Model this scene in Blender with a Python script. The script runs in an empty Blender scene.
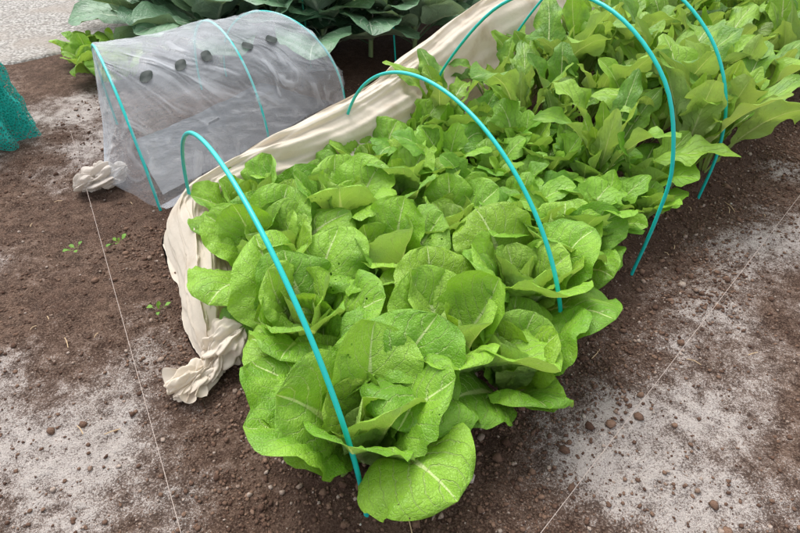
import bpy, math, random
import numpy as np
from mathutils import Vector
D=bpy.data; C=bpy.context; S=C.scene
rng=np.random.default_rng(7)

# ------------------------------------------------------------------ helpers
def hash2(ix,iy,seed):
    n=(ix.astype(np.int64)*374761393+iy.astype(np.int64)*668265263+seed*1442695041)&0x7fffffff
    n=((n^(n>>13))*1274126177)&0x7fffffff
    n=(n^(n>>16))&0xffff
    return n/65535.0
def vnoise(x,y,seed=0):
    x=np.asarray(x,float);y=np.asarray(y,float)
    ix=np.floor(x);iy=np.floor(y);fx=x-ix;fy=y-iy
    fx=fx*fx*(3-2*fx);fy=fy*fy*(3-2*fy)
    a=hash2(ix,iy,seed);b=hash2(ix+1,iy,seed);c=hash2(ix,iy+1,seed);d=hash2(ix+1,iy+1,seed)
    return (a*(1-fx)+b*fx)*(1-fy)+(c*(1-fx)+d*fx)*fy-0.5
def fbm(x,y,seed=0,o=4):
    r=0;a=1;x=np.asarray(x,float);y=np.asarray(y,float)
    for i in range(o):
        r=r+a*vnoise(x*2**i,y*2**i,seed+i*17);a*=.5
    return r
def mesh_np(name,V,F,mat=None,attr=None,smooth=True,parent=None):
    V=np.asarray(V,np.float32);F=np.asarray(F,np.int32);k=F.shape[1]
    me=D.meshes.new(name)
    me.vertices.add(len(V));me.vertices.foreach_set('co',V.ravel())
    me.loops.add(F.size);me.loops.foreach_set('vertex_index',F.ravel())
    me.polygons.add(len(F));me.polygons.foreach_set('loop_start',np.arange(0,F.size,k,dtype=np.int32))
    me.polygons.foreach_set('use_smooth',np.full(len(F),smooth))
    if attr is not None:
        a=me.attributes.new('lv','FLOAT_COLOR','POINT');a.data.foreach_set('color',np.asarray(attr,np.float32).ravel())
    me.update(calc_edges=True);me.validate()
    ob=D.objects.new(name,me);S.collection.objects.link(ob)
    if mat: me.materials.append(mat)
    if parent: ob.parent=parent
    return ob
def gridfaces(n,m,off=0):
    i=np.arange(n-1)[:,None]*m+np.arange(m-1)[None,:]
    i=i.ravel()+off
    return np.stack([i,i+m,i+m+1,i+1],1)
def catmull(P,n):
    P=np.asarray(P,float);P=np.vstack([2*P[0]-P[1],P,2*P[-1]-P[-2]])
    out=[]
    for i in range(1,len(P)-2):
        for t in np.linspace(0,1,n,endpoint=False):
            p0,p1,p2,p3=P[i-1:i+3]
            out.append(.5*((2*p1)+(-p0+p2)*t+(2*p0-5*p1+4*p2-p3)*t*t+(-p0+3*p1-3*p2+p3)*t**3))
    out.append(P[-2]);return np.array(out)
def tube(name,pts,r,mat,parent=None):
    cu=D.curves.new(name,'CURVE');cu.dimensions='3D';cu.bevel_depth=r;cu.bevel_resolution=3;cu.use_fill_caps=True
    sp=cu.splines.new('POLY');sp.points.add(len(pts)-1)
    for i,p in enumerate(pts): sp.points[i].co=(p[0],p[1],p[2],1)
    ob=D.objects.new(name,cu);S.collection.objects.link(ob);cu.materials.append(mat)
    sp.use_smooth=True
    if parent: ob.parent=parent
    return ob
def empty(name):
    e=D.objects.new(name,None);S.collection.objects.link(e);return e

class NT:
    def __init__(s,name):
        s.m=D.materials.new(name);s.m.use_nodes=True;s.t=s.m.node_tree;s.t.nodes.clear()
        s.out=s.t.nodes.new('ShaderNodeOutputMaterial')
    def n(s,ty,**k):
        nd=s.t.nodes.new(ty)
        for a,b in k.items():
            setattr(nd,a,b)
        return nd
    def l(s,a,b): s.t.links.new(a,b)
    def setin(s,sock,v):
        if isinstance(v,bpy.types.NodeSocket): s.l(v,sock)
        else: sock.default_value=v
    def math(s,op,a,b=0.0,c=None,clamp=False):
        nd=s.n('ShaderNodeMath',operation=op,use_clamp=clamp)
        s.setin(nd.inputs[0],a);s.setin(nd.inputs[1],b)
        if c is not None: s.setin(nd.inputs[2],c)
        return nd.outputs[0]
    def mr(s,v,a,b,c=0.0,d=1.0,smooth=True):
        nd=s.n('ShaderNodeMapRange');nd.interpolation_type='SMOOTHSTEP' if smooth else 'LINEAR'
        s.setin(nd.inputs['Value'],v);s.setin(nd.inputs['From Min'],a);s.setin(nd.inputs['From Max'],b)
        s.setin(nd.inputs['To Min'],c);s.setin(nd.inputs['To Max'],d);return nd.outputs['Result']
    def mix(s,f,a,b,bt='MIX'):
        nd=s.n('ShaderNodeMix',data_type='RGBA',blend_type=bt)
        s.setin(nd.inputs[0],f)
        s.setin(nd.inputs[6],a if not isinstance(a,tuple) else (*a,1)[:4]);s.setin(nd.inputs[7],b if not isinstance(b,tuple) else (*b,1)[:4])
        return nd.outputs[2]
    def noise(s,scale,detail=4,rough=.6,vec=None):
        nd=s.n('ShaderNodeTexNoise');nd.inputs['Scale'].default_value=scale;nd.inputs['Detail'].default_value=detail;nd.inputs['Roughness'].default_value=rough
        if vec: s.l(vec,nd.inputs['Vector'])
        return nd.outputs['Fac']
    def pos(s): return s.n('ShaderNodeNewGeometry').outputs['Position']
    def bump(s,h,strength=.5,dist=.01):
        nd=s.n('ShaderNodeBump');nd.inputs['Strength'].default_value=strength;nd.inputs['Distance'].default_value=dist
        s.l(h,nd.inputs['Height']);return nd.outputs[0]
    def bsdf(s,col,rough=.6,spec=.4,normal=None):
        nd=s.n('ShaderNodeBsdfPrincipled');s.setin(nd.inputs['Base Color'],col if not isinstance(col,tuple) else (*col,1)[:4])
        s.setin(nd.inputs['Roughness'],rough);nd.inputs['Specular IOR Level'].default_value=spec
        if normal: s.l(normal,nd.inputs['Normal'])
        return nd
    def done(s,sh): s.l(sh,s.out.inputs['Surface']);return s.m

def leaf_mat(name,dark,mid,young,vein,trans=.25,rough=.42,nv=8.0,slope=3.5,veinstr=.55,holes=0.0,spec=.35,fine=False):
    k=NT(name);at=k.n('ShaderNodeAttribute',attribute_name='lv')
    sp=k.n('ShaderNodeSeparateColor');k.l(at.outputs['Color'],sp.inputs[0])
    u=k.math('ABSOLUTE',k.math('MULTIPLY_ADD',sp.outputs[0],2.0,-1.0));v=sp.outputs[1];rn=sp.outputs[2];age=at.outputs['Alpha']
    P=k.pos()
    wid=k.mr(v,0.0,0.75,.19,.028,False)
    rib=k.mr(k.math('DIVIDE',u,wid),.45,1.1,1,0)
    n1=k.noise(9,2,.6,P);n2=k.noise(52,2,.6,P)
    ph=k.math('SUBTRACT',k.math('MULTIPLY',v,nv),k.math('MULTIPLY',k.math('POWER',u,1.15),slope))
    ph=k.math('ADD',ph,k.math('MULTIPLY',n2,.45))
    pp=k.math('PINGPONG',ph,.5)
    sv=k.math('MULTIPLY',k.mr(pp,.0,k.mr(u,0,1,.085,.035,False),1,0),k.mr(u,.7,1.0,1,.1))
    c=k.mix(k.mr(k.math('ADD',n1,k.math('MULTIPLY',k.math('SUBTRACT',rn,.5),.6)),.3,.72),dark,mid)
    c=k.mix(k.math('MULTIPLY',k.math('SUBTRACT',1.0,age),.85),c,young)
    c=k.mix(k.math('MULTIPLY',k.math('LESS_THAN',rn,.10),.35),c,(mid[0]*1.5,mid[1]*1.1,mid[2]))
    h=k.math('ADD',k.math('MULTIPLY',sv,-1.0),k.math('MULTIPLY',n2,1.3))
    if fine:
        vo=k.n('ShaderNodeTexVoronoi',feature='DISTANCE_TO_EDGE');vo.inputs['Scale'].default_value=95;k.l(P,vo.inputs['Vector'])
        fv=k.mr(vo.outputs['Distance'],0,.14,1,0)
        c=k.mix(k.math('MULTIPLY',fv,.11),c,vein);h=k.math('ADD',h,k.math('MULTIPLY',fv,-.25))
    c=k.mix(k.math('MULTIPLY',sv,veinstr*.6),c,vein)
    c=k.mix(k.math('MULTIPLY',rib,.9),c,vein)
    g=k.n('ShaderNodeNewGeometry')
    pale=k.mix(.35,c,(vein[0]*.8,vein[1]*.8,vein[2]*.9))
    c=k.mix(g.outputs['Backfacing'],c,pale)
    b=k.bump(h,.7,.006)
    pb=k.bsdf(c,k.mr(n1,.3,.8,rough-.06,rough+.12),spec,b)
    tr=k.n('ShaderNodeBsdfTranslucent');tc=k.mix(1.0,c,(1.0,1.0,.45),'MULTIPLY');k.l(tc,tr.inputs[0])
    mx=k.n('ShaderNodeMixShader');mx.inputs[0].default_value=trans;k.l(pb.outputs[0],mx.inputs[1]);k.l(tr.outputs[0],mx.inputs[2])
    sh=mx.outputs[0]
    if holes>0:
        vh=k.n('ShaderNodeTexVoronoi');vh.inputs['Scale'].default_value=42;k.l(P,vh.inputs['Vector'])
        hm=k.math('MULTIPLY',k.math('LESS_THAN',k.math('ADD',vh.outputs['Distance'],k.math('MULTIPLY',n2,.40)),.37),k.math('GREATER_THAN',k.noise(5.5,1,.5,P),1-holes))
        hm=k.math('MULTIPLY',hm,k.math('GREATER_THAN',u,.14))
        tp=k.n('ShaderNodeBsdfTransparent');m2=k.n('ShaderNodeMixShader');k.l(hm,m2.inputs[0]);k.l(sh,m2.inputs[1]);k.l(tp.outputs[0],m2.inputs[2]);sh=m2.outputs[0]
    return k.done(sh)

M_let=leaf_mat('lettuce_leaf',(.15,.35,.022),(.27,.51,.042),(.42,.62,.10),(.62,.75,.32),.30,.38,8,3.5,.75,.30,fine=True)
M_tur=leaf_mat('turnip_leaf',(.12,.30,.022),(.22,.44,.04),(.34,.54,.06),(.52,.65,.26),.30,.45,9,2.6,.5,0)
M_rad=leaf_mat('radish_leaf',(.12,.27,.03),(.27,.47,.055),(.40,.56,.08),(.60,.68,.34),.34,.45,10,2.6,.5,0)
M_bro=leaf_mat('broccoli_leaf',(.055,.14,.07),(.14,.27,.145),(.22,.36,.17),(.52,.62,.46),.12,.42,8,3.0,1.0,0,.5)
M_weed=leaf_mat('weed_leaf',(.10,.26,.02),(.17,.36,.04),(.25,.45,.05),(.35,.5,.15),.25,.5)

def f_round(s):
    a=np.clip(s/.56,0,1);a=.17+.83*(a*a*(3-2*a))**.8
    t=np.clip((s-.56)/.44,0,1);return a*np.sqrt(np.clip(1-t**2.3,0,1))+.012
def f_tur(s,ph):
    st=.34;t=np.clip((s-st)/(1-st),0,1)
    b=np.sin(np.pi*np.clip(t,0,1)**.95)**.6
    lob=1+.30*np.sin(t*22+ph)*(1-t*.6)
    return np.where(s<st,.07+.10*np.maximum(0,np.sin(s*44+ph))*(s>.15),.07+b*lob*(.5+.5*np.clip(t*1.8,0,1)))
def f_bro(s):
    st=.28;t=np.clip((s-st)/(1-st),0,1)
    return np.where(s<st,.07,.07+np.sin(np.pi*t**.85)**.55)
def leaf(L,W,base,az,el0,bend,cup,ruf,kind,age,nu,nv,rg,bp=1.3,roll=0):
    s=np.linspace(0,1,nv+1);a=el0-bend*s**bp
    dz=np.sin(a)*L/nv;dr=np.cos(a)*L/nv
    r=np.concatenate([[0],np.cumsum((dr[1:]+dr[:-1])/2)]);z=np.concatenate([[0],np.cumsum((dz[1:]+dz[:-1])/2)])
    ph=rg.uniform(0,6.28)
    f={'r':lambda:f_round(s),'t':lambda:f_tur(s,ph),'b':lambda:f_bro(s)}[kind]()
    w=W/2*f
    u=np.linspace(-1,1,nu+1);U,SS=np.meshgrid(u,s)
    Wg=w[:,None];A=a[:,None]
    blade=np.clip(f,0,1)[:,None]
    cupf=cup*(1+.3*rg.normal())
    n=cupf*Wg*U**2-roll*Wg*np.abs(U)**5
    k1=rg.uniform(1.8,3.0);k2=rg.uniform(4.5,7)
    sg=np.where(U>0,1.7,0)
    n=n+ruf*W*np.abs(U)**2.2*blade*(np.sin(k1*6.28*SS+ph+sg)*.65+.35*np.sin(k2*6.28*SS+ph*2+sg*2))
    n=n-.050*W*np.exp(-(U/.13)**2)*blade
    n=n+W*.028*np.abs(np.sin(np.pi*(SS*8-np.abs(U)**1.15*3.5)))*blade*np.clip(np.abs(U)*4,0,1)
    n=n+W*.11*fbm(U*1.1+ph*5,SS*2.2+ph*3,int(ph*100),3)*blade
    edge=1+.06*fbm(np.sign(U)*3+ph,SS*6+ph,5,3)*np.abs(U)**3*2
    X=Wg*U*edge*(1-.12*abs(cupf)*np.abs(U))
    lat=rg.normal()*.10*L*SS**2
    tw=rg.normal()*.32*SS
    X2=X*np.cos(tw)-n*np.sin(tw);n2=X*np.sin(tw)+n*np.cos(tw)
    R=r[:,None]+(-np.sin(A))*n2;Z=z[:,None]+np.cos(A)*n2;X=X2+lat
    c,sn=math.cos(az),math.sin(az)
    V=np.stack([base[0]+c*R-sn*X,base[1]+sn*R+c*X,base[2]+Z],-1).reshape(-1,3)
    at=np.stack([U*.5+.5,SS,np.full_like(U,rg.uniform()),np.full_like(U,age)],-1).reshape(-1,4)
    return V,gridfaces(nv+1,nu+1),at
def plant(name,parts,mat):
    Vs=[];Fs=[];As=[];o=0
    for V,F,A in parts:
        Vs.append(V);Fs.append(F+o);As.append(A);o+=len(V)
    V=np.vstack(Vs);lo=.014+.004*vnoise(V[:,0]*30,V[:,1]*30,3);V[:,2]=np.where(V[:,2]<lo+.03,lo+.03*np.exp((V[:,2]-lo-.03)/.03),V[:,2])
    return mesh_np(name,V,np.vstack(Fs),mat,np.vstack(As))
def lettuce(x,y,sc,seed,n=16,base=.04,name='lettuce_plant'):
    rg=np.random.default_rng(seed);ps=[];a0=rg.uniform(0,6.28)
    n=n+int(rg.integers(-1,2))
    for i in range(n):
        q=i/(n-1);L=(.15+.24*min(1,q*1.35)**.8)*sc*rg.uniform(.84,1.12)
        W=L*(.70+.16*rg.uniform())*(1 if q>.25 else .8)
        az=a0+i*2.39996+rg.normal()*.32
        el=math.radians(90-32*q**1.2+rg.normal()*7);bd=math.radians(-12+78*q**.9+rg.normal()*17)
        br=.006+.045*q
        ps.append(leaf(L,W,(x+br*math.cos(az),y+br*math.sin(az),base+.03*(1-q)),az,el,bd,.5-.45*q+rg.normal()*.10,.05+.03*q,'r',min(1,q*1.5),18,30,rg,2.0,rg.uniform(0,.4)*q))
    return plant(name,ps,M_let)
def turnip(x,y,hgt,seed,n=11,mat=None,name='turnip_plant',wr=.34,spread=1.0,nv=22,nu=8,base=.04,ruf=.10,el1=26):
    rg=np.random.default_rng(seed);ps=[];a0=rg.uniform(0,6.28)
    for i in range(n):
        q=i/(n-1);L=hgt*(.7+.45*q)*rg.uniform(.78,1.15);W=L*wr*rg.uniform(.75,1.2)
        az=a0+i*2.39996+rg.normal()*.3
        el=math.radians(88-el1*q*spread+rg.normal()*6);bd=math.radians(5+75*q*spread+rg.normal()*24)
        br=.02*q
        ps.append(leaf(L,W,(x+br*math.cos(az),y+br*math.sin(az),base),az,el,bd,.3-.15*q,ruf,'t',min(1,.3+q),nu,nv,rg,2.2,.2*rg.uniform()))
    return plant(name,ps,mat or M_tur)
def broccoli(x,y,sc,seed,n=20):
    rg=np.random.default_rng(seed);ps=[];a0=rg.uniform(0,6.28)
    for i in range(n):
        q=i/(n-1);L=(.25+.36*q**.6)*sc*rg.uniform(.88,1.1);W=L*.58*rg.uniform(.9,1.15)
        az=a0+i*2.39996+rg.normal()*.2
        el=math.radians(86-52*q+rg.normal()*6);bd=math.radians(0+78*q+rg.normal()*12)
        ps.append(leaf(L,W,(x+.02*math.cos(az),y+.02*math.sin(az),.10+.22*(1-q)*sc),az,el,bd,.3-.2*q,.08,'b',min(1,.3+q),12,18,rg,1.4))
    e=plant('broccoli_plant',ps,M_bro)
    tube('stem',[(x,y,-.02),(x+.005,y,.15),(x,y+.004,.34*sc)],.02,M_stem,e)
    return e
k=NT('stem_green');M_stem=k.done(k.bsdf((.22,.33,.15),.6).outputs[0])

# ------------------------------------------------------------------ soil
A0=np.array([-.09,.976]);EI=np.array([.27,.27]);EJ=np.array([-.21,.40])
Minv=np.linalg.inv(np.array([EI,EJ]).T)
def bedij(x,y):
    dx=x-A0[0];dy=y-A0[1];return Minv[0,0]*dx+Minv[0,1]*dy,Minv[1,0]*dx+Minv[1,1]*dy
def sst(a,b,x):
    t=np.clip((x-a)/(b-a),0,1);return t*t*(3-2*t)
def bedmask(x,y):
    i,j=bedij(x,y);return sst(-.95,-.35,i)*sst(-.62,-.2,j)*(1-sst(3.2,3.6,j))*(1-sst(13.5,14,i))
def gh(x,y):
    near=np.exp(-((x/5)**2+((y-2.5)/5)**2))
    b=bedmask(x,y)
    return (.05*b+near*(.030*fbm(x*1.3,y*1.3,1,3)+.020*fbm(x*7,y*7,9,4)+.018*fbm(x*30,y*30,21,3)*(.55+b*.7)))-.006
def axis(lo,hi,st,far):
    c=list(np.arange(lo,hi,st));g=st;x=hi;r=[]
    while x<far: r.append(x);g*=1.22;x+=g
    g=st;x=lo;l=[]
    while x>-far: g*=1.22;x-=g;l.append(x)
    return np.array(l[::-1]+c+r)
xs=axis(-2.5,2.9,.0125,70);ys=axis(.4,3.4,.0125,70)
XX,YY=np.meshgrid(xs,ys);ZZ=gh(XX,YY)
blobs=[(-1.12,.92,.46,.38,.78),(-1.05,1.30,.34,.38,.58),(-1.6,1.5,.4,.4,.3),(-.66,.76,.22,.18,.45),(-2.45,3.5,.6,.6,.8),(-2.05,2.9,.4,.45,.6),(-3.2,3.3,.8,.7,.65),(-2.2,1.9,.5,.4,.3),
 (.72,.93,.30,.36,.66),(1.10,1.13,.42,.32,.8),(1.5,1.42,.42,.30,.68),(1.78,2.02,.42,.20,.68),(1.25,1.72,.3,.13,.4),(2.4,2.5,.6,.4,.65),(2.2,1.6,.6,.5,.55),(.40,.66,.20,.12,.3),(-.95,1.75,.18,.22,.2),(1.0,.75,.4,.2,.35)]
mk=np.zeros_like(XX)
for bx,by,rx,ry,st in blobs: mk=mk+(1-mk)*st*np.exp(-(((XX-bx)/rx)**2+((YY-by)/ry)**2)**1.1)
mk=mk+.85*fbm(XX*3.2,YY*3.2,55,4)*np.clip(mk*3,0,1)
mk=np.clip(mk,0,1)*.95
mk=np.maximum(mk,.3*(np.hypot(XX,YY-2)>5))
i_,j_=bedij(XX,YY)
moist=np.clip(bedmask(XX,YY)+.75*np.exp(-((np.maximum(0,-i_-.5))/.7)**2)*np.exp(-((np.maximum(0,-j_-.4))/.45)**2),0,1)
mk=mk*(1-.85*moist)
att=np.stack([mk,moist,XX*0,XX*0+1],-1).reshape(-1,4)
def soil_mat():
    k=NT('soil');P=k.pos();at=k.n('ShaderNodeAttribute',attribute_name='lv');sp=k.n('ShaderNodeSeparateColor');k.l(at.outputs['Color'],sp.inputs[0])
    nb=k.noise(2.6,3,.65,P);nm=k.noise(18,3,.7,P);nf=k.noise(150,3,.75,P);ng=k.noise(430,1,.7,P)
    c=k.mix(k.mr(nb,.3,.7),(.110,.062,.043),(.215,.137,.098))
    c=k.mix(k.mr(nm,.32,.66),(.060,.034,.024),c)
    c=k.mix(k.mr(nf,.45,.72,0,.8),c,(.32,.225,.17))
    c=k.mix(k.mr(nf,.5,.3,0,.75),c,(.030,.018,.013))
    c=k.mix(k.math('MULTIPLY',sp.outputs[1],.5),c,(.075,.040,.028))
    f=k.math('ADD',sp.outputs[0],k.math('MULTIPLY',k.math('SUBTRACT',nb,.5),.6))
    f=k.math('ADD',f,k.math('MULTIPLY',k.math('SUBTRACT',nm,.5),1.3))
    f=k.mr(f,.0,1.0,0,1,False)
    sp1=k.math('ADD',k.math('MULTIPLY',nf,.5),k.math('MULTIPLY',ng,.5))
    thr=k.mr(f,0,1,.71,.41,False)
    g=k.mr(k.math('SUBTRACT',sp1,thr),-.03,.07)
    c=k.mix(k.math('MULTIPLY',g,.82),c,k.mix(nm,(.52,.47,.44),(.80,.75,.71)))
    c=k.mix(k.mr(f,.15,1,0,.28),c,(.44,.37,.33))
    h=k.math('ADD',k.math('MULTIPLY',nm,1.2),k.math('ADD',k.math('MULTIPLY',nf,.6),k.math('MULTIPLY',ng,.2)))
    return k.done(k.bsdf(c,.95,.15,k.bump(h,1.0,.025)).outputs[0])
M_soil=soil_mat()
mesh_np('ground',np.stack([XX,YY,ZZ],-1).reshape(-1,3),gridfaces(len(ys),len(xs))[:, [0,3,2,1]],M_soil,att)

def gravel_mat():
    k=NT('gravel');P=k.pos()
    vo=k.n('ShaderNodeTexVoronoi');vo.inputs['Scale'].default_value=46;k.l(P,vo.inputs['Vector'])
    sp=k.n('ShaderNodeSeparateColor');k.l(vo.outputs['Color'],sp.inputs[0])
    c=k.mix(sp.outputs[0],(.22,.21,.195),(.46,.44,.41))
    c=k.mix(k.mr(vo.outputs['Distance'],.45,.75),c,(.17,.155,.14))
    c=k.mix(k.mr(k.noise(1.3,4,.6,P),.42,.62,0,.7),c,(.27,.235,.20))
    c=k.mix(k.mr(k.noise(.7,4,.6,P),.55,.65,0,.4),c,(.14,.17,.08))
    return k.done(k.bsdf(c,.9,.2,k.bump(k.math('SUBTRACT',1.0,vo.outputs['Distance']),.6,.012)).outputs[0])
bx=np.array([-70,-9,-5,-3.9,-3.2,-2.75,-2.45,-2.0,0,2.2,2.9,3.2,3.7,5,9,70.]);by=np.array([1.0,3.3,3.9,4.2,4.45,4.95,5.7,6.5,6.9,6.6,5.4,4.6,4.0,3.4,2.8,0.])
gx=np.interp(np.linspace(0,15,400),np.arange(16),bx);gy=np.interp(np.linspace(0,15,400),np.arange(16),by)+.10*fbm(gx*3,gx*0+2,4,3)
tt=np.linspace(0,1,40)**2.2
GX=np.repeat(gx[:,None],40,1);GY=gy[:,None]+(75-gy[:,None])*tt[None]
GZ=gh(GX,GY)+.012+.006*fbm(GX*8,GY*8,2,2);GZ[:,0]-=.03
mesh_np('gravel_yard',np.stack([GX,GY,GZ],-1).reshape(-1,3),gridfaces(400,40)[:, [0,1,2,3]],gravel_mat())

t=(1+5**.5)/2
ico=np.array([(-1,t,0),(1,t,0),(-1,-t,0),(1,-t,0),(0,-1,t),(0,1,t),(0,-1,-t),(0,1,-t),(t,0,-1),(t,0,1),(-t,0,-1),(-t,0,1)])/math.hypot(1,t)
icf=np.array([(0,11,5),(0,5,1),(0,1,7),(0,7,10),(0,10,11),(1,5,9),(5,11,4),(11,10,2),(10,7,6),(7,1,8),(3,9,4),(3,4,2),(3,2,6),(3,6,8),(3,8,9),(4,9,5),(2,4,11),(6,2,10),(8,6,7),(9,8,1)])
def scatter(name,px,py,sz,mat,flat=.75):
    n=len(px);jit=rng.uniform(.65,1.25,(n,12,1));sc=rng.uniform(.7,1.25,(n,1,3));sc[:,:,2]*=flat
    th=rng.uniform(0,6.28,n);c,s=np.cos(th),np.sin(th)
    V=ico[None]*jit*sc*sz[:,None,None]
    X=V[:,:,0]*c[:,None]-V[:,:,1]*s[:,None]+px[:,None];Y=V[:,:,0]*s[:,None]+V[:,:,1]*c[:,None]+py[:,None];Z=V[:,:,2]+(gh(px,py)+sz*.35)[:,None]
    F=(icf[None]+12*np.arange(n)[:,None,None]).reshape(-1,3)
    r=np.repeat(rng.uniform(0,1,n),12);at=np.stack([r,r,r,r*0+1],-1)
    return mesh_np(name,np.stack([X,Y,Z],-1).reshape(-1,3),F,mat,at,smooth=True)
def crumb_mat(name,a,b,c3):
    k=NT(name);at=k.n('ShaderNodeAttribute',attribute_name='lv');sp=k.n('ShaderNodeSeparateColor');k.l(at.outputs['Color'],sp.inputs[0]);P=k.pos()
    c=k.mix(sp.outputs[0],a,b);c=k.mix(k.mr(sp.outputs[0],.9,.97),c,c3);n=k.noise(200,3,.7,P)
    c=k.mix(k.mr(n,.3,.7,.5,0),c,(.03,.017,.012))
    return k.done(k.bsdf(c,.95,.15,k.bump(n,.8,.004)).outputs[0])
N=110000
px=rng.uniform(-2.3,2.9,N);py=rng.uniform(.5,4.2,N)
i_,j_=bedij(px,py)
w=.20+1.5*np.exp(-((i_+.9)/.6)**2)*(j_>-1.2)*(j_<3.8)+1.5*np.exp(-((j_+.75)/.5)**2)*(i_>-1.4)
w*=(.4+1.6*np.clip(fbm(px*3,py*3,77,3)+.5,0,1));w*=np.where((i_>0)&(j_>.3),.12,1)
keep=rng.uniform(0,1.6,N)<w;px=px[keep];py=py[keep]
sz=.0022+.0065*rng.uniform(0,1,len(px))**2.2+.012*(rng.uniform(0,1,len(px))>.98)*rng.uniform(.3,1,len(px))
M_cr=crumb_mat('soil_crumb',(.095,.052,.037),(.27,.17,.12),(.46,.37,.31))
scatter('soil_crumbs',px,py,sz,M_cr)
M_pe=crumb_mat('pebble',(.26,.17,.12),(.52,.44,.38),(.7,.66,.6))
pp=[(.27,.985,.016),(.215,.84,.020),(1.235,1.735,.019),(1.28,1.70,.012),(-.30,.80,.010),(.12,.72,.012),(.63,1.07,.010),(1.45,2.1,.012),(-.28,.86,.012),(-1.15,1.9,.012),(-.6,1.0,.009),(1.0,1.6,.009),(.9,.8,.012),(-.45,.78,.010)]
pp+= [(rng.uniform(-2,2.4),rng.uniform(.6,3.2),rng.uniform(.003,.007)) for _ in range(260)]
pp=[p for p in pp if not (bedij(p[0],p[1])[0]>-.3 and -.2<bedij(p[0],p[1])[1]<3.4)]
pp=np.array(pp);scatter('pebbles',pp[:,0],pp[:,1],pp[:,2],M_pe)
k=NT('straw');M_straw=k.done(k.bsdf((.50,.37,.23),.8,.2).outputs[0])
e=empty('straw_litter')
for (x,y,a,l) in [(.02,.70,1.9,.10),(-1.28,1.38,2.2,.06),(1.72,2.33,1.7,.09),(1.70,2.30,1.2,.06),(-.95,1.0,.4,.05),(.75,1.35,.8,.06),(1.1,1.3,2.6,.05)]+[(rng.uniform(-1.9,2),rng.uniform(.7,2.8),rng.uniform(0,3.1),rng.uniform(.02,.045)) for _ in range(34)]:
    q=bedij(x,y)
    if q[0]>-.4 and q[1]>-.3 and q[1]<3.4: continue
    z=float(gh(x,y))+.006;dx,dy=l*math.cos(a)/2,l*math.sin(a)/2
    tube('straw',[(x-dx,y-dy,z),(x+.1*dy,y-.1*dx,z+.006),(x+dx,y+dy,z+.002)],.0016,M_straw,e)

# ------------------------------------------------------------------ hoops
k=NT('hoop_plastic');P=k.pos()
M_hoop=k.done(k.bsdf(k.mix(k.noise(30,3,.6,P),(.003,.44,.41),(.012,.54,.49)),.35,.5).outputs[0])
Wv=np.array([-.905,1.443])
feet=[np.array(p) for p in [(-.095,.707),(.578,1.276),(1.035,1.804),(1.575,2.391)]]
def ell(h):
    t=np.linspace(0,math.pi,25);return [((1-math.cos(a))/2,h*math.sin(a)) for a in t]
prof=[ell(.78),ell(.78),
 [(0,0),(-.01,.3),(0,.55),(.08,.82),(.25,.99),(.45,1.0),(.65,.85),(.85,.5),(.95,.22),(1,0)],
 [(0,0),(0,.3),(.04,.55),(.14,.77),(.3,.92),(.5,.95),(.7,.85),(.88,.5),(.97,.2),(1,0)]]
for f,pr in zip(feet,prof):
    P3=[(f[0]+Wv[0]*s,f[1]+Wv[1]*s,h) for s,h in pr]
    P3=[(f[0],f[1],-.06)]+P3+[(f[0]+Wv[0],f[1]+Wv[1],-.06)]
    tube('tunnel_hoop',catmull(P3,6),.0076,M_hoop)

k=NT('string');M_str=k.done(k.bsdf((.42,.35,.31),.8,.2).outputs[0])
def string(a,b):
    n=60;P=[(a[0]+(b[0]-a[0])*q,a[1]+(b[1]-a[1])*q,.050-.006*math.sin(math.pi*q)) for q in np.linspace(0,1,n)]
    tube('marker_string',P,.0010,M_str)
string((-2.05,3.08),(-.35,.23));string((3.6,3.9),(-.1,.16))

# ------------------------------------------------------------------ net cloth
def cloth_mat(name,ca,cb,dirt,trl=.35):
    k=NT(name);P=k.pos();n=k.noise(6,3,.6,P);nf=k.noise(30,3,.6,P)
    c=k.mix(n,ca,cb);c=k.mix(k.mr(k.noise(3,4,.7,P),.52,.75,0,.7),c,dirt)
    b=k.bump(k.math('ADD',n,k.math('MULTIPLY',nf,.3)),.45,.02)
    pb=k.bsdf(c,.85,.15,b);tr=k.n('ShaderNodeBsdfTranslucent');k.l(c,tr.inputs[0])
    mx=k.n('ShaderNodeMixShader');mx.inputs[0].default_value=trl;k.l(pb.outputs[0],mx.inputs[1]);k.l(tr.outputs[0],mx.inputs[2])
    return k.done(mx.outputs[0])
M_net=cloth_mat('net_cloth',(.82,.75,.65),(.72,.63,.51),(.52,.40,.28))
net=empty('insect_net')
ST=[(-.655,1.26,.05,.03,.03,.03),(-.69,1.36,.11,.06,.04,.07),(-.75,1.53,.17,.09,.07,.12),(-.83,1.78,.19,.09,.06,.15),(-.955,2.07,.21,.11,.06,.17),(-.88,2.22,.25,.15,.07,.17),
 (-.64,2.39,.34,.20,.12,.18),(-.29,2.66,.42,.24,.15,.22),(-.08,2.90,.45,.25,.13,.24),(.09,3.26,.49,.22,.10,.26),(.36,3.55,.56,.28,.14,.26),(.66,3.86,.66,.32,.2,.26),(1.2,4.42,.74,.32,.25,.26),(1.9,5.1,.68,.25,.2,.3)]
SP=catmull(ST,26);ns=len(SP)
for _ in range(12): SP[1:-1]=(SP[:-2]+SP[1:-1]*2+SP[2:])/4
tg=np.gradient(SP[:,:2],axis=0);tg/=np.linalg.norm(tg,axis=1)[:,None];nrm=np.stack([tg[:,1],-tg[:,0]],1)
nq=170;q=np.linspace(0,1,nq)
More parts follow.
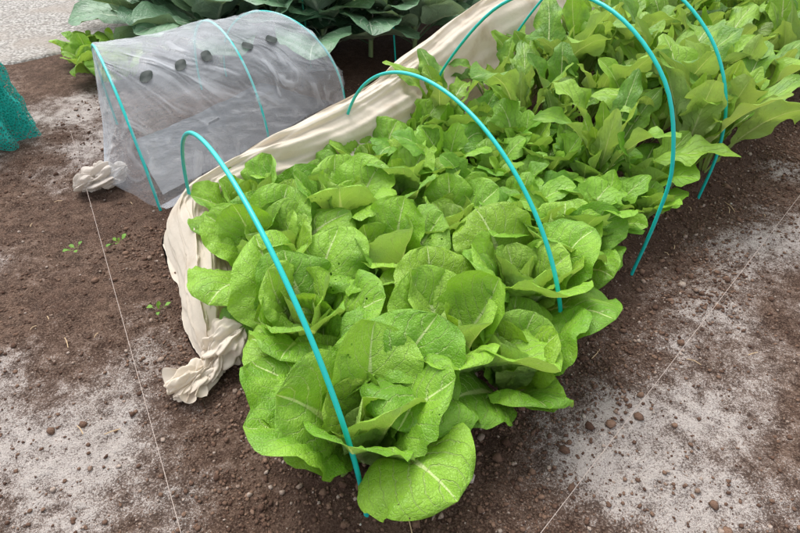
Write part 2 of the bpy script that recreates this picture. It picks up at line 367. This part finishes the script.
def netloft(name,seed):
    Q,I=np.meshgrid(q,np.arange(ns));h=SP[:,2][:,None];wi=SP[:,3][:,None];zi=SP[:,4][:,None];wo=SP[:,5][:,None]
    al=I/26.0
    h=h*(1+.07*fbm(al*.9,Q*0,seed+40,2));wi=wi*(1+.25*fbm(al*1.2,Q*0+3,seed+41,2))
    kx=[0,.2,.42,.58,.8,1.0]
    co=[wi,wi*.8,wi*.2,-wo*.25,-wo*.7,-wo];cz=[zi*.4,zi*1.25,h*.93,h,h*.55,h*0.0]
    O=np.zeros_like(Q);Z=np.zeros_like(Q)
    for a in range(5):
        m=(Q>=kx[a])&(Q<=kx[a+1]);tq=np.clip((Q-kx[a])/(kx[a+1]-kx[a]),0,1)
        O=np.where(m,co[a]*(1-tq)+co[a+1]*tq,O);Z=np.where(m,cz[a]*(1-tq)+cz[a+1]*tq,Z)
    for _ in range(18):
        O[:,1:-1]=(O[:,:-2]+O[:,1:-1]*2+O[:,2:])/4;Z[:,1:-1]=(Z[:,:-2]+Z[:,1:-1]*2+Z[:,2:])/4
    amp=np.clip((wi+wo)*.075,.004,.018)
    wq=fbm(al*.45,Q*1.2,seed,2);wr=fbm(al*.8+5,Q*1.5,seed+3,2)
    g1=np.cos(6.283*(Q*5+al*.35+wq*1.8));g2=np.cos(6.283*(Q*11-al*.45+wr*2.4));g3=np.cos(6.283*(Q*21+al*.3+wq*3.5))
    m2=np.clip(fbm(al*.9,Q*2,seed+12,2)+.5,0,1)
    fold=np.abs(g1)**.8*np.sign(g1)*.8+g2*.50*m2+g3*.28*(1-m2)
    cr=np.cos(6.283*(al*1.3+Q*3.2+wr*.8));fold=fold+.40*np.maximum(0,cr)**3
    Z=Z+fold*amp*.8;O=O+fold*amp*.8+.03*fbm(al*.9,Q*0+1,seed+8,2)
    X=SP[:,0][:,None]+nrm[:,0][:,None]*O;Y=SP[:,1][:,None]+nrm[:,1][:,None]*O
    Z=np.maximum(Z,.014)
    return mesh_np(name,np.stack([X,Y,Z],-1).reshape(-1,3),gridfaces(ns,nq),M_net,parent=net)
netloft('net_drape',3)
def bunch(name,c,R,seed,mat,parent,sq=(1,1,.8),ax=0.0,tilt=.5):
    na,nb=200,80
    a=np.linspace(0,2*math.pi,na);b=np.linspace(0.02,math.pi-.02,nb);B,A=np.meshgrid(b,a)
    cx,cy,cz=np.sin(B)*np.cos(A),np.sin(B)*np.sin(A),np.cos(B)
    w=fbm(cx*1.4+seed*3,cy*1.4+cz*1.1,seed,2);w2=fbm(cx*2.2+seed,cy*2.2-cz*1.2,seed+9,2)
    g=np.cos(7*A+w*9+1.5*B);g2=np.cos(15*A+w2*9-2*B)
    r=R*(.86+.5*w+.17*np.sign(g)*np.abs(g)**.6*np.sin(B)**.5+.08*g2*np.sin(B)+.18*w2)
    X=r*cx;Y=r*cy;Z=r*cz*1.15
    ct,st=math.cos(tilt),math.sin(tilt);X,Z=ct*X+st*Z,-st*X+ct*Z
    X*=sq[0];Y*=sq[1];Z=np.maximum(c[2]+Z*sq[2],.004)
    ca,sa=math.cos(ax),math.sin(ax);X,Y=c[0]+ca*X-sa*Y,c[1]+sa*X+ca*Y
    X[-1]=X[0];Y[-1]=Y[0];Z[-1]=Z[0]
    return mesh_np(name,np.stack([X,Y,Z],-1).reshape(-1,3),gridfaces(na,nb)[:,[0,3,2,1]],mat,parent=parent)
def frill(name,c,az,L,W,seed,mat,parent,el=.35):
    n,m=50,90;s=np.linspace(0,1,n)[:,None];u=np.linspace(-1,1,m)[None]
    w=W*(.15+.85*s**.8);ph=u*6.5+seed+1.2*fbm(u*1.3+s*.6,s*1+u*0,seed,2)*3
    R=L*s*(1-.25*u**2+.12*fbm(u*2,s*0+seed,seed,2))
    Z=L*math.sin(el)*s*(1-s*.9)+.16*W*np.sin(ph)*(.2+.8*s)+.08*W*fbm(u*2+s,s*2+u*0,seed,2)
    X=w*u*.55+.10*W*np.cos(ph)*s
    ca,sa=math.cos(az),math.sin(az)
    V=np.stack([c[0]+ca*R-sa*X,c[1]+sa*R+ca*X,np.maximum(Z+c[2],.008)],-1).reshape(-1,3)
    return mesh_np(name,V,gridfaces(n,m),mat,parent=parent)
bunch('knot',(-.635,1.31,.085),.080,2,M_net,net,(1,1.15,1.0),.3,.9)
bunch('knot_end',(-.725,1.175,.05),.070,5,M_net,net,(1.25,.95,.9),.8,1.3)
bunch('knot_fold',(-.665,1.245,.055),.055,8,M_net,net,(1.2,1,.9),1.5,1.1)
frill('net_tail_1',(-.71,1.21,.045),math.radians(222),.12,.14,1,M_net,net)
frill('net_tail_2',(-.70,1.19,.05),math.radians(262),.10,.11,4,M_net,net)

# ------------------------------------------------------------------ film tunnel
def film_mat():
    k=NT('plastic_film');P=k.pos();n=k.noise(2.6,3,.55,P);n8=k.noise(9,2,.6,P)
    wv=k.n('ShaderNodeTexNoise');mp=k.n('ShaderNodeMapping');k.l(P,mp.inputs[0]);mp.inputs['Rotation'].default_value=(0,0,math.radians(-57));mp.inputs['Scale'].default_value=(1.2,4.0,3)
    k.l(mp.outputs[0],wv.inputs['Vector']);wv.inputs['Scale'].default_value=1.5;wv.inputs['Detail'].default_value=2;wv.inputs['Distortion'].default_value=1.2
    wr=wv.outputs['Fac'];b=k.bump(k.math('ADD',wr,k.math('MULTIPLY',n8,.3)),.7,.05)
    pb=k.bsdf((.86,.90,.95),.20,.7,b)
    tp=k.n('ShaderNodeBsdfTransparent');tp.inputs[0].default_value=(.95,.965,.985,1)
    lw=k.n('ShaderNodeLayerWeight');lw.inputs[0].default_value=.25;k.l(b,lw.inputs['Normal'])
    f=k.math('ADD',k.mr(n,.35,.7,.12,.22),k.math('MULTIPLY',lw.outputs['Facing'],.34),clamp=True)
    f=k.math('ADD',f,k.mr(wr,.54,.70,0,.14))
    mx=k.n('ShaderNodeMixShader');k.l(f,mx.inputs[0]);k.l(tp.outputs[0],mx.inputs[1]);k.l(pb.outputs[0],mx.inputs[2])
    return k.done(mx.outputs[0])
M_film=film_mat()
ft=empty('film_tunnel')
TH=[((-1.247,2.316),(-1.886,3.336),.64),((-.806,3.014),(-1.486,3.92),.59),((-.388,3.615),(-1.37,4.19),.54)]
nt=50
def arc(a,b,h):
    t=np.linspace(0,math.pi,nt);s=(1-np.cos(t))/2
    return np.stack([a[0]+(b[0]-a[0])*s,a[1]+(b[1]-a[1])*s,h*np.sin(t)**.9],1)
arcs=[arc(*t_) for t_ in TH]
for a_ in arcs: 
    p=a_.copy();p[0,2]=-.05;p[-1,2]=-.05
    tube('film_hoop',p,.0072,M_hoop,ft)
def outset(a,d=.010):
    c=a.mean(0);c[2]=0;v=a-c;return a+v/np.linalg.norm(v,axis=1)[:,None]*d
fa=[outset(a) for a in arcs]
rows=[]
k1=np.array([-1.60,2.50,.05])
for s in np.linspace(0,1,14,endpoint=False):
    e_=fa[0];w_=s**.55
    rows.append(k1+(e_-k1)*np.array([w_,w_,s**.8])*1.0)
for a,b in ((0,1),(1,2)):
    for s in np.linspace(0,1,22,endpoint=False):
        r=fa[a]*(1-s)+fa[b]*s;sag=4*s*(1-s)*.035
        c=r.mean(0);c[2]=0;r=r+(c-r)*sag*np.sin(np.linspace(0,math.pi,nt))[:,None];rows.append(r)
k2=np.array([-.45,4.15,.05])
for s in np.linspace(0,1,14):
    rows.append(fa[2]+(k2-fa[2])*np.array([s,s,s**.8]))
R=np.array(rows);nr=len(R)
I,J=np.meshgrid(np.arange(nr),np.arange(nt),indexing='ij')
R[:,:,2]+=.018*fbm(I*.22,J*.35,31,3);R[:,:,0]+=.014*fbm(I*.25,J*.4,12,3);R[:,:,2]=np.maximum(R[:,:,2],.006)
mesh_np('film',R.reshape(-1,3),gridfaces(nr,nt),M_film,parent=ft)
fr=R[14:-13,0,:];hem=[]
for s in np.linspace(0,1,8):
    r=fr.copy();r[:,0]+=.05*s;r[:,1]-=.04*s;r[:,2]=.020+.010*np.abs(np.sin(np.arange(len(r))*.9+s*2))*s;hem.append(r)
H_=np.array(hem);mesh_np('film_hem',H_.reshape(-1,3),gridfaces(8,len(fr)),M_film,parent=ft)
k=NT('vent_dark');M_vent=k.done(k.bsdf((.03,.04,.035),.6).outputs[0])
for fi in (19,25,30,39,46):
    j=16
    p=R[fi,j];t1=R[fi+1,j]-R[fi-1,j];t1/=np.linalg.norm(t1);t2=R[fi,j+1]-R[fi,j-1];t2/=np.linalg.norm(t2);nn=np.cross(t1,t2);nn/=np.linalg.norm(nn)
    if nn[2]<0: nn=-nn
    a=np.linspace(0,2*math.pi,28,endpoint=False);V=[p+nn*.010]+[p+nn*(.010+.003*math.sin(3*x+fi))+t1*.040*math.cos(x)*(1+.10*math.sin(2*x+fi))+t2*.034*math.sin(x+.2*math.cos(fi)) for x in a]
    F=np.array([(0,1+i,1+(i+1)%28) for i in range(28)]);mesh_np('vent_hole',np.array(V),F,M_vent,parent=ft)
M_wh=cloth_mat('film_knot',(.76,.71,.65),(.62,.55,.48),(.42,.32,.24))
bunch('film_knot',(-1.60,2.54,.06),.090,3,M_wh,ft,(1.1,1,.85),.4,1.2)
bunch('film_knot_end',(-1.67,2.50,.045),.065,6,M_wh,ft,(1.2,1,.85),.4,.8)
k=NT('mulch_film');P=k.pos();M_mul=k.done(k.bsdf((.028,.030,.036),.38,.5,k.bump(k.noise(9,4,.6,P),.6,.02)).outputs[0])
c0,c1=np.array(TH[0][0]),np.array(TH[2][0]);f0,f1=np.array(TH[0][1]),np.array(TH[2][1])
u_=np.linspace(.03,.97,40);v_=np.linspace(.05,.66,24);U,Vv=np.meshgrid(u_,v_)
def bil(U,Vv): 
    a=c0[None,None]*(1-U[...,None])+c1*U[...,None];b=f0*(1-U[...,None])+f1*U[...,None];return a*(1-Vv[...,None])+b*Vv[...,None]
B=bil(U,Vv+.05*fbm(U*5,Vv*0,3,3)*(Vv>.5));Z=gh(B[...,0],B[...,1])*.5+.035+.012*fbm(B[...,0]*5,B[...,1]*5,8,2)
mesh_np('mulch_sheet',np.concatenate([B,Z[...,None]],-1).reshape(-1,3),gridfaces(24,40),M_mul)

# ------------------------------------------------------------------ plants
sd=500
for (x,y,s) in [(-.10,.895,1.15),(.17,1.20,1.12),(.46,1.50,1.05),(-.33,1.32,1.07),(-.05,1.63,1.04),(.23,1.90,1.0),(-.53,1.70,1.02),(-.26,2.02,.97),(.01,2.25,.92),(-.68,2.04,.90),(-.44,2.27,.82),(-.14,2.47,.80),(.68,1.76,.85),(.36,1.13,.85),(-.24,1.10,.8),(-.60,1.92,.72),(.44,2.05,.8)]:
    lettuce(x,y,s*rng.uniform(.96,1.04),sd);sd+=1
for i in np.arange(2.75,5.0,.55):
    for j in np.arange(-.02,3.2,.48):
        if i>4.0+(1-j/2.3)*1.0 or (i<3 and j<.4): continue
        p=A0+EI*i+EJ*j+rng.normal(0,.04,2);turnip(p[0],p[1],rng.uniform(.27,.37)*(1 if j<2.4 else .8),sd,n=12,wr=.44,spread=1.0);sd+=1
for i in np.arange(3.7,13,.92):
    for j in np.arange(-.05,3.3,.68):
        if i<3.6+(1-j/2.3)*1.0: continue
        p=A0+EI*i+EJ*j+rng.normal(0,.05,2);turnip(p[0],p[1],rng.uniform(.52,.78)*(1 if j<2.4 else .85),sd,n=12,mat=M_rad,name='radish_plant',wr=.23,spread=.92,nv=32,nu=8,ruf=.28,el1=18);sd+=1
for (x,y,s) in [(-2.05,4.8,1.2),(-1.5,4.55,1.25),(-1.05,4.75,1.4),(-.62,4.5,1.3),(-.25,4.65,1.35),(.12,4.6,1.15),(.45,5.1,1.25),(-1.8,5.4,1.35),(-1.25,5.5,1.4),(-.7,5.5,1.4),(-.1,5.5,1.4),(.75,5.8,1.2),(-2.5,5.6,1.1)]:
    broccoli(x,y,s,sd);sd+=1
for (x,y,s) in [(-2.42,4.2,.75),(-2.2,4.4,.8),(-2.55,4.5,.65),(-2.1,4.1,.7)]:
    lettuce(x,y,s,sd,14,.02);sd+=1
for (x,y) in [(-1.33,2.0),(-.98,1.55),(-1.5,1.95)]:
    turnip(x,y,.045,sd,n=6,mat=M_weed,name='weed_seedling',wr=.45,spread=1.4,nv=10,nu=4,base=.004);sd+=1

k=NT('stake_dark');M_sd=k.done(k.bsdf((.05,.05,.045),.7).outputs[0])
k=NT('stake_green');M_sg=k.done(k.bsdf((.02,.25,.16),.5).outputs[0])
tube('garden_stake',[(-2.35,4.95,-.05),(-2.45,4.97,.9)],.012,M_sd)
tube('garden_stake',[(-.72,4.35,-.05),(-.75,4.37,.95)],.007,M_sg)
tube('garden_stake',[(-.03,4.38,-.05),(-.06,4.35,.45)],.007,M_hoop)
k=NT('brick');P=k.pos();br=k.n('ShaderNodeTexBrick');mp=k.n('ShaderNodeMapping');k.l(P,mp.inputs[0]);mp.inputs['Rotation'].default_value=(math.radians(90),0,0);k.l(mp.outputs[0],br.inputs[0])
br.inputs['Color1'].default_value=(.32,.12,.07,1);br.inputs['Color2'].default_value=(.24,.10,.07,1);br.inputs['Mortar'].default_value=(.3,.28,.26,1);br.inputs['Scale'].default_value=4
M_br=k.done(k.bsdf(br.outputs[0],.85).outputs[0])
import bmesh
bm=bmesh.new();bmesh.ops.create_cube(bm,size=1)
for v in bm.verts: v.co=Vector((v.co.x*5+2.2,v.co.y*.22+7.3,v.co.z*.5+.22))
bmesh.ops.bevel(bm,geom=bm.edges[:],offset=.015,segments=2);me=D.meshes.new('brick_wall');bm.to_mesh(me);me.materials.append(M_br);S.collection.objects.link(D.objects.new('brick_wall',me))

k=NT('teal_mesh');P=k.pos()
vo=k.n('ShaderNodeTexVoronoi',feature='DISTANCE_TO_EDGE');vo.inputs['Scale'].default_value=60;k.l(P,vo.inputs['Vector'])
f=k.mr(vo.outputs['Distance'],.08,.14,1,.15);pb=k.bsdf((.01,.42,.35),.6);tp=k.n('ShaderNodeBsdfTransparent')
mx=k.n('ShaderNodeMixShader');k.l(f,mx.inputs[0]);k.l(tp.outputs[0],mx.inputs[1]);k.l(pb.outputs[0],mx.inputs[2]);M_teal=k.done(mx.outputs[0])
tn=empty('teal_garden_net')
a=np.linspace(0,2*math.pi,140);z=np.linspace(0,1,40);Zz,Aa=np.meshgrid(z,a)
for (cx,cy,sc) in ((-2.58,3.08,1.0),(-2.62,3.10,.82)):
    r=sc*(.24-.05*Zz**1.4+.05*np.sin(Aa*9+Zz*3)*(1-.4*Zz)+.05*fbm(Aa*2,Zz*4,6,3));r=np.where(Zz>.9,r*np.sqrt(np.clip(1-((Zz-.9)/.1)**2,0,1)),r);r[-1]=r[0]
    mesh_np('net_fold',np.stack([cx+r*np.cos(Aa),cy+r*np.sin(Aa),.01+.60*sc*Zz],-1).reshape(-1,3),gridfaces(140,40),M_teal,parent=tn)

# ------------------------------------------------------------------ light & camera
w=D.worlds.new('World');S.world=w;w.use_nodes=True;nt_=w.node_tree;nt_.nodes.clear()
o=nt_.nodes.new('ShaderNodeOutputWorld');bg=nt_.nodes.new('ShaderNodeBackground');sk=nt_.nodes.new('ShaderNodeTexSky');hs=nt_.nodes.new('ShaderNodeHueSaturation')
sk.sky_type='NISHITA';sk.sun_disc=False;sk.sun_elevation=math.radians(62);sk.sun_rotation=math.radians(-30);sk.air_density=1;sk.dust_density=4
hs.inputs['Saturation'].default_value=.2;hs.inputs['Value'].default_value=2.15
nt_.links.new(sk.outputs[0],hs.inputs['Color']);nt_.links.new(hs.outputs[0],bg.inputs[0]);nt_.links.new(bg.outputs[0],o.inputs[0]);bg.inputs[1].default_value=.15
sl=D.lights.new('sun','SUN');sl.energy=1.4;sl.angle=math.radians(40);sl.color=(1,.97,.92)
so=D.objects.new('sun',sl);S.collection.objects.link(so)
el,az=math.radians(62),math.radians(-30)
d=Vector((math.sin(az)*math.cos(el),math.cos(az)*math.cos(el),math.sin(el)));so.rotation_euler=d.to_track_quat('Z','Y').to_euler()
cam=D.cameras.new('camera');cam.lens=24;cam.sensor_width=36;cam.clip_end=300;cam.clip_start=.05
co=D.objects.new('camera',cam);S.collection.objects.link(co);co.location=(0,0,1.55);co.rotation_euler=(math.radians(50),0,0);S.camera=co
S.view_settings.view_transform='Standard';S.view_settings.look='None';S.view_settings.exposure=0
